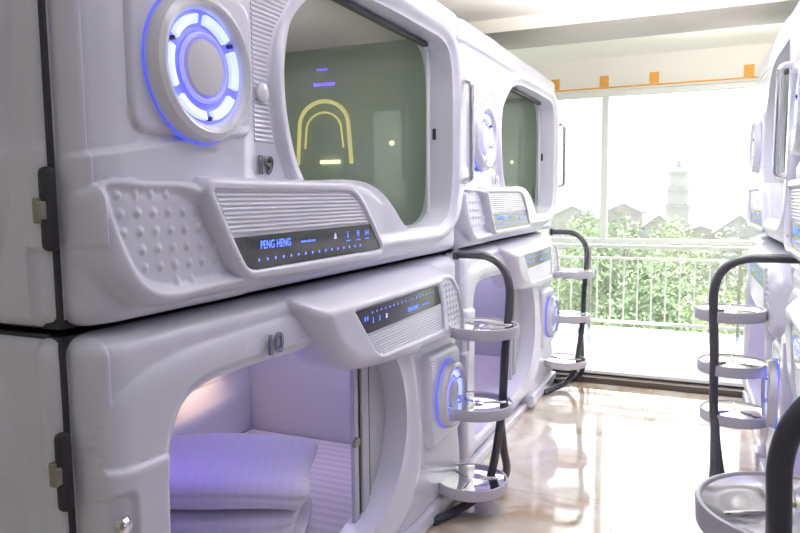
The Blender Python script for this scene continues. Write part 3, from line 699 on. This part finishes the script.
lamp(-.6, -1.2, 'unseen panel over the near passage', .5, 1.2, 1.35, (.70,1.0,.42), 1)

lamp(1.3, 6.0, 'fill panel added over the balcony, hidden by the beam', .3, .3, 30, (1,.96,.9), 22)  # added lamp, brightens the balcony head wall and ceiling
bpy.data.objects['unseen_lamp.004'].location.z = 2.85-.045

# LED glow inside the pods
def glow(root, loc, e, col, sx, sy, rot=(0,0,0)):
    li = bpy.data.lights.new('pod_led', 'AREA'); li.shape = 'RECTANGLE'; li.size = sx; li.size_y = sy; li.energy = e; li.color = col
    o = bpy.data.objects.new('pod_led', li); o.location = loc; o.rotation_euler = rot; link(o, root)
for q in (PL, cl2, cl3, cl4):
    glow(q, (-.45,.62,1.09), 1.9, (.36,.26,1.0), .8, .35)
    glow(q, (-1.07,1.60,.56), .22, (1,.62,.42), .05, .5)
    glow(q, (-.5,1.75,1.09), 2.2, (.72,.66,1.0), .6, .3)
for q in (PU, cu2, cu3, cu4):
    glow(q, (-.5,1.3,2.155-ZU), 1.5, (.92,1,.90), .9, .8)
    glow(q, (-.5,1.3,1.40-ZU), 1.0, (1.0,.84,.86), .9, .8, (PI,0,0))

# ------------------------------------------------------------------ outside
def leaves(name, c, rx, ry, rz, n, size, m, parent, seed):
    R = np.random.default_rng(seed); V = []; F = []
    lumps = R.normal(size=(9,3)); lumps /= np.linalg.norm(lumps, axis=1)[:,None]; lumps *= .55
    for i in range(n):
        k = lumps[R.integers(9)]; d = R.normal(size=3); d /= np.linalg.norm(d); p = k+d*.48*R.uniform(.55,1)
        q = Vector((c[0]+p[0]*rx, c[1]+p[1]*ry, c[2]+p[2]*rz)); s = size*R.uniform(.6,1.3)
        nrm = Vector(d+R.normal(size=3)*.5).normalized(); a = nrm.orthogonal().normalized(); b = nrm.cross(a)
        t = R.uniform(0,6.28); a, b = a*math.cos(t)+b*math.sin(t), b*math.cos(t)-a*math.sin(t); j = len(V)
        V += [q-a*s, q-b*s*.5+nrm*s*.1, q+a*s, q+b*s*.5+nrm*s*.1]; F.append((j,j+1,j+2,j+3))
    return mesh_obj(name, V, F, m, parent, smooth=False)
def tree(x, y, zt, rad, hgt, m, label, seed, n=7000, zg=-9.0):
    r = empty('leafy_tree', (x,y,zg)); tag(r, label, 'tree', 'trees below the balcony')
    b = MB(); z0 = zt-zg-hgt
    b.tube(smooth_path([(0,0,0),(.1,.05,z0*.5),(0,0,z0+hgt*.5)]), .18, 10)
    for a in range(5): b.tube([(0,0,z0+.1*hgt),(rad*.55*math.cos(a*1.26),rad*.55*math.sin(a*1.26),z0+hgt*.55)], .07, 8)
    b.build('trunk', M['bark'], r)
    leaves('foliage', (0,0,z0+hgt*.5), rad, rad, hgt*.62, n, rad*.045, m, r, seed)
T = [(-4.3,18,-.5,1.9,4.6,'leaf1'),(-1.6,14.0,-.35,1.55,5.0,'leaf3'),(-.2,19.5,-.6,1.8,4.6,'leaf1'),(1.3,14.6,-.5,1.5,4.8,'leaf2'),(3.6,18.5,-.3,1.9,5,'leaf3'),
     (-6.6,24,-.1,2.3,6,'leaf2'),(-2.6,27,.05,2.6,6.5,'leaf1'),(1.6,25,-.2,2.3,6.5,'leaf3'),(6.0,27,-.1,2.5,6,'leaf1'),(-11.5,29,.5,2.8,7,'leaf1'),(-7.8,17.5,-.9,1.7,4.2,'leaf3'),(5.9,15.5,-.7,1.8,4.6,'leaf1'),(-4.6,34,.1,2.4,6,'leaf2'),(-.6,33,-.2,2.3,6,'leaf2')]
TL = ['dark green tree low behind the left railing bars','grey green tree behind railing, right of the far ladder','dark green tree behind the middle railing bars','yellow green tree behind railing left of the right ladder','grey green tree at the right end of railing',
      'yellow green treetop farther back at the left','dark green treetop farther back, under the mullion','grey green treetop farther back in the middle','dark green treetop farther back at the right','tall treetop farthest left, seen past the capsule','grey green tree low at the far left, beside the far ladder','dark green tree low at the right, behind the right ladder top','yellow green treetop under the rose coloured house','yellow green treetop below the gabled grey house']
for i, t in enumerate(T): tree(t[0], t[1], t[2], t[3], t[4], M[t[5]], TL[i], 50+i)
def house(x, y, w, d, zb, h, rh, m, label, rz=0, cols=4, rows=2):
    r = empty('gabled_house', (x,y,zb), rz); tag(r, label, 'house', 'houses beyond the trees')
    V = [(-w/2,-d/2,0),(w/2,-d/2,0),(w/2,d/2,0),(-w/2,d/2,0),(-w/2,-d/2,h),(w/2,-d/2,h),(w/2,d/2,h),(-w/2,d/2,h),(0,-d/2,h+rh),(0,d/2,h+rh)]
    b = MB(); b.add(V, [(0,1,5,8,4),(1,2,6,5),(2,3,7,9,6),(3,0,4,7),(0,3,2,1)]); b.build('walls', m, r, smooth=False)
    e = .5; t = .25; W = w/2+e; k = rh/(w/2); P = [(-W,h-k*e),(0,h+rh),(W,h-k*e),(W,h-k*e+t),(0,h+rh+t*1.3),(-W,h-k*e+t)]
    V = [(p[0],-d/2-e,p[1]) for p in P]+[(p[0],d/2+e,p[1]) for p in P]; F = [(0,1,4,5),(1,2,3,4),(11,10,7,6),(10,9,8,7)]+[(i,(i+1)%6+6-0 if False else (i+1)%6,(i+1)%6+6,i+6) for i in range(6)]
    b = MB(); b.add(V, F); b.build('roof', M['roof'], r, smooth=False)
    for a in range(cols):
        for q in range(rows):
            b = MB(); xc = -w/2+w*(a+.5)/cols; zc = h*(q+.5)/rows; b.box(xc-w*.07/cols*4,xc+w*.07/cols*4,-d/2-.08,-d/2+.02,zc-h*.11,zc+h*.12); b.build('window', M['pane'], r, smooth=False)
house(-10.2,104,4.2,6,-9,8.0,1.0,M['house2'],'rose coloured house left of the tower, low roof',0,4,3)
house(-4.8,94,4.6,6,-9,5.9,1.7,M['house'],'small gabled grey house just below the tower',0,3,3)
house(4.3,98,5.2,7,-9,5.6,1.9,M['house'],'gabled house at right, near the capsule edge',0,4,3)
house(-17,104,7,8,-9,7.0,1.6,M['house'],'pale gabled house farthest left, between capsule and mullion',0,5,3)
house(-.2,108,5.0,6,-9,4.9,.8,M['house2'],'long low house between the two gabled ones',0,5,2)
# tiered tower
r = empty('tiered_tower', (-4.3,128,-9)); tag(r, 'pale tiered tower with spreading roofs above the houses', 'tower')
z = 0; w_ = 2.3
for i in range(5):
    hh = 2.2; b = MB(); b.lathe([(w_,z),(w_,z+hh)], (0,0,0), 'Z', 8); b.build('tier_wall', M['tower'], r, smooth=False)
    b = MB(); b.lathe([(w_+.7,z+hh),(w_+.6,z+hh+.2),(w_*.55,z+hh+1.0),(w_*.5,z+hh+.9),(w_*.5,z+hh)], (0,0,0), 'Z', 8, closed=True); b.build('tier_roof', M['tower_roof'], r, smooth=False)
    z += hh+.75; w_ *= .9
b = MB(); b.lathe([(.5,z),(.35,z+.8),(.1,z+1.8),(.01,z+2.6)], (0,0,0), 'Z', 8); b.build('finial', M['tower_roof'], r)
b = MB(); b.box(-400,400,9,500,-9.3,-9.0); o = b.build('ground_outside', M['ground'], smooth=False); o['kind'] = 'structure'
# hills
V = []; F = []; n = 60
for i in range(n+1):
    x = -300+600*i/n; h = 6+9*abs(math.sin(i*.21+.4))+4*math.sin(i*.63)
    V += [(x,260,-9.0),(x,300,-9+h),(x,360,-9.0)]
for i in range(n): F += [(i*3,i*3+3,i*3+4,i*3+1),(i*3+1,i*3+4,i*3+5,i*3+2)]
o = mesh_obj('hills_outside', V, F, M['hill']); o['kind'] = 'structure'

# summer haze over the valley
hm = bpy.data.materials.new('valley_haze'); hm.use_nodes = True; HN = hm.node_tree.nodes; HN.clear()
ho = HN.new('ShaderNodeOutputMaterial'); hv = HN.new('ShaderNodeVolumeScatter'); hv.inputs['Color'].default_value = (1,1,1,1); hv.inputs['Density'].default_value = .0022; hv.inputs['Anisotropy'].default_value = .0
hm.node_tree.links.new(hv.outputs[0], ho.inputs['Volume'])
b = MB(); b.box(-150,150,9.5,150,-8.9,9.0); o = b.build('haze_outside', hm, smooth=False); o['kind'] = 'structure'

# ------------------------------------------------------------------ sky, daylight
W = bpy.data.worlds.new('hazy_sky'); SC.world = W; W.use_nodes = True; N, Lk = W.node_tree.nodes, W.node_tree.links
bg = N['Background']; bg.inputs['Strength'].default_value = 2.6; bg.inputs['Color'].default_value = (.975,.97,1.0,1)
sun = bpy.data.lights.new('sun', 'SUN'); sun.energy = 5.0; sun.angle = .35; sun.color = (1,.97,.9)
so = bpy.data.objects.new('sun', sun); so.rotation_euler = (math.radians(-33),0,math.radians(-12)); link(so)
po = bpy.data.lights.new('window_portal', 'AREA'); po.shape = 'RECTANGLE'; po.size = 4.1; po.size_y = 2.5; po.cycles.is_portal = True
pp = bpy.data.objects.new('window_portal', po); pp.location = ((XL+XR)/2,7.76,1.26); pp.rotation_euler = (-PI/2,0,0); link(pp)

# ------------------------------------------------------------------ camera
yaw, pit, rol = math.radians(24.30455842), math.radians(5.75924983), math.radians(-.5319045)
cy_, sy_, cp, sp = math.cos(yaw), math.sin(yaw), math.cos(pit), math.sin(pit)
fw = Vector((-sy_*cp, cy_*cp, -sp)); rt = Vector((cy_, sy_, 0)); up = rt.cross(fw)
c_, s_ = math.cos(rol), math.sin(rol); r2 = rt*c_+up*s_; u2 = up*c_-rt*s_
cam = bpy.data.cameras.new('camera'); cam.sensor_width = 36; cam.lens = 690.3158/800*36; cam.clip_start = .02; cam.clip_end = 1000
co = bpy.data.objects.new('camera', cam); mw = Matrix((r2, u2, -fw)).transposed().to_4x4(); mw.translation = (1.15,0,1.435)
co.matrix_world = mw; link(co); SC.camera = co
SC.view_settings.view_transform = 'Standard'; SC.view_settings.look = 'None'; SC.view_settings.gamma = 1
SC.view_settings.exposure = 0.58; SC.view_settings.use_curve_mapping = False
SC.cycles.max_bounces = 10; SC.cycles.volume_bounces = 3; SC.cycles.transparent_max_bounces = 16; SC.cycles.use_denoising = True
SC.cycles.caustics_reflective = False; SC.cycles.sample_clamp_indirect = 6
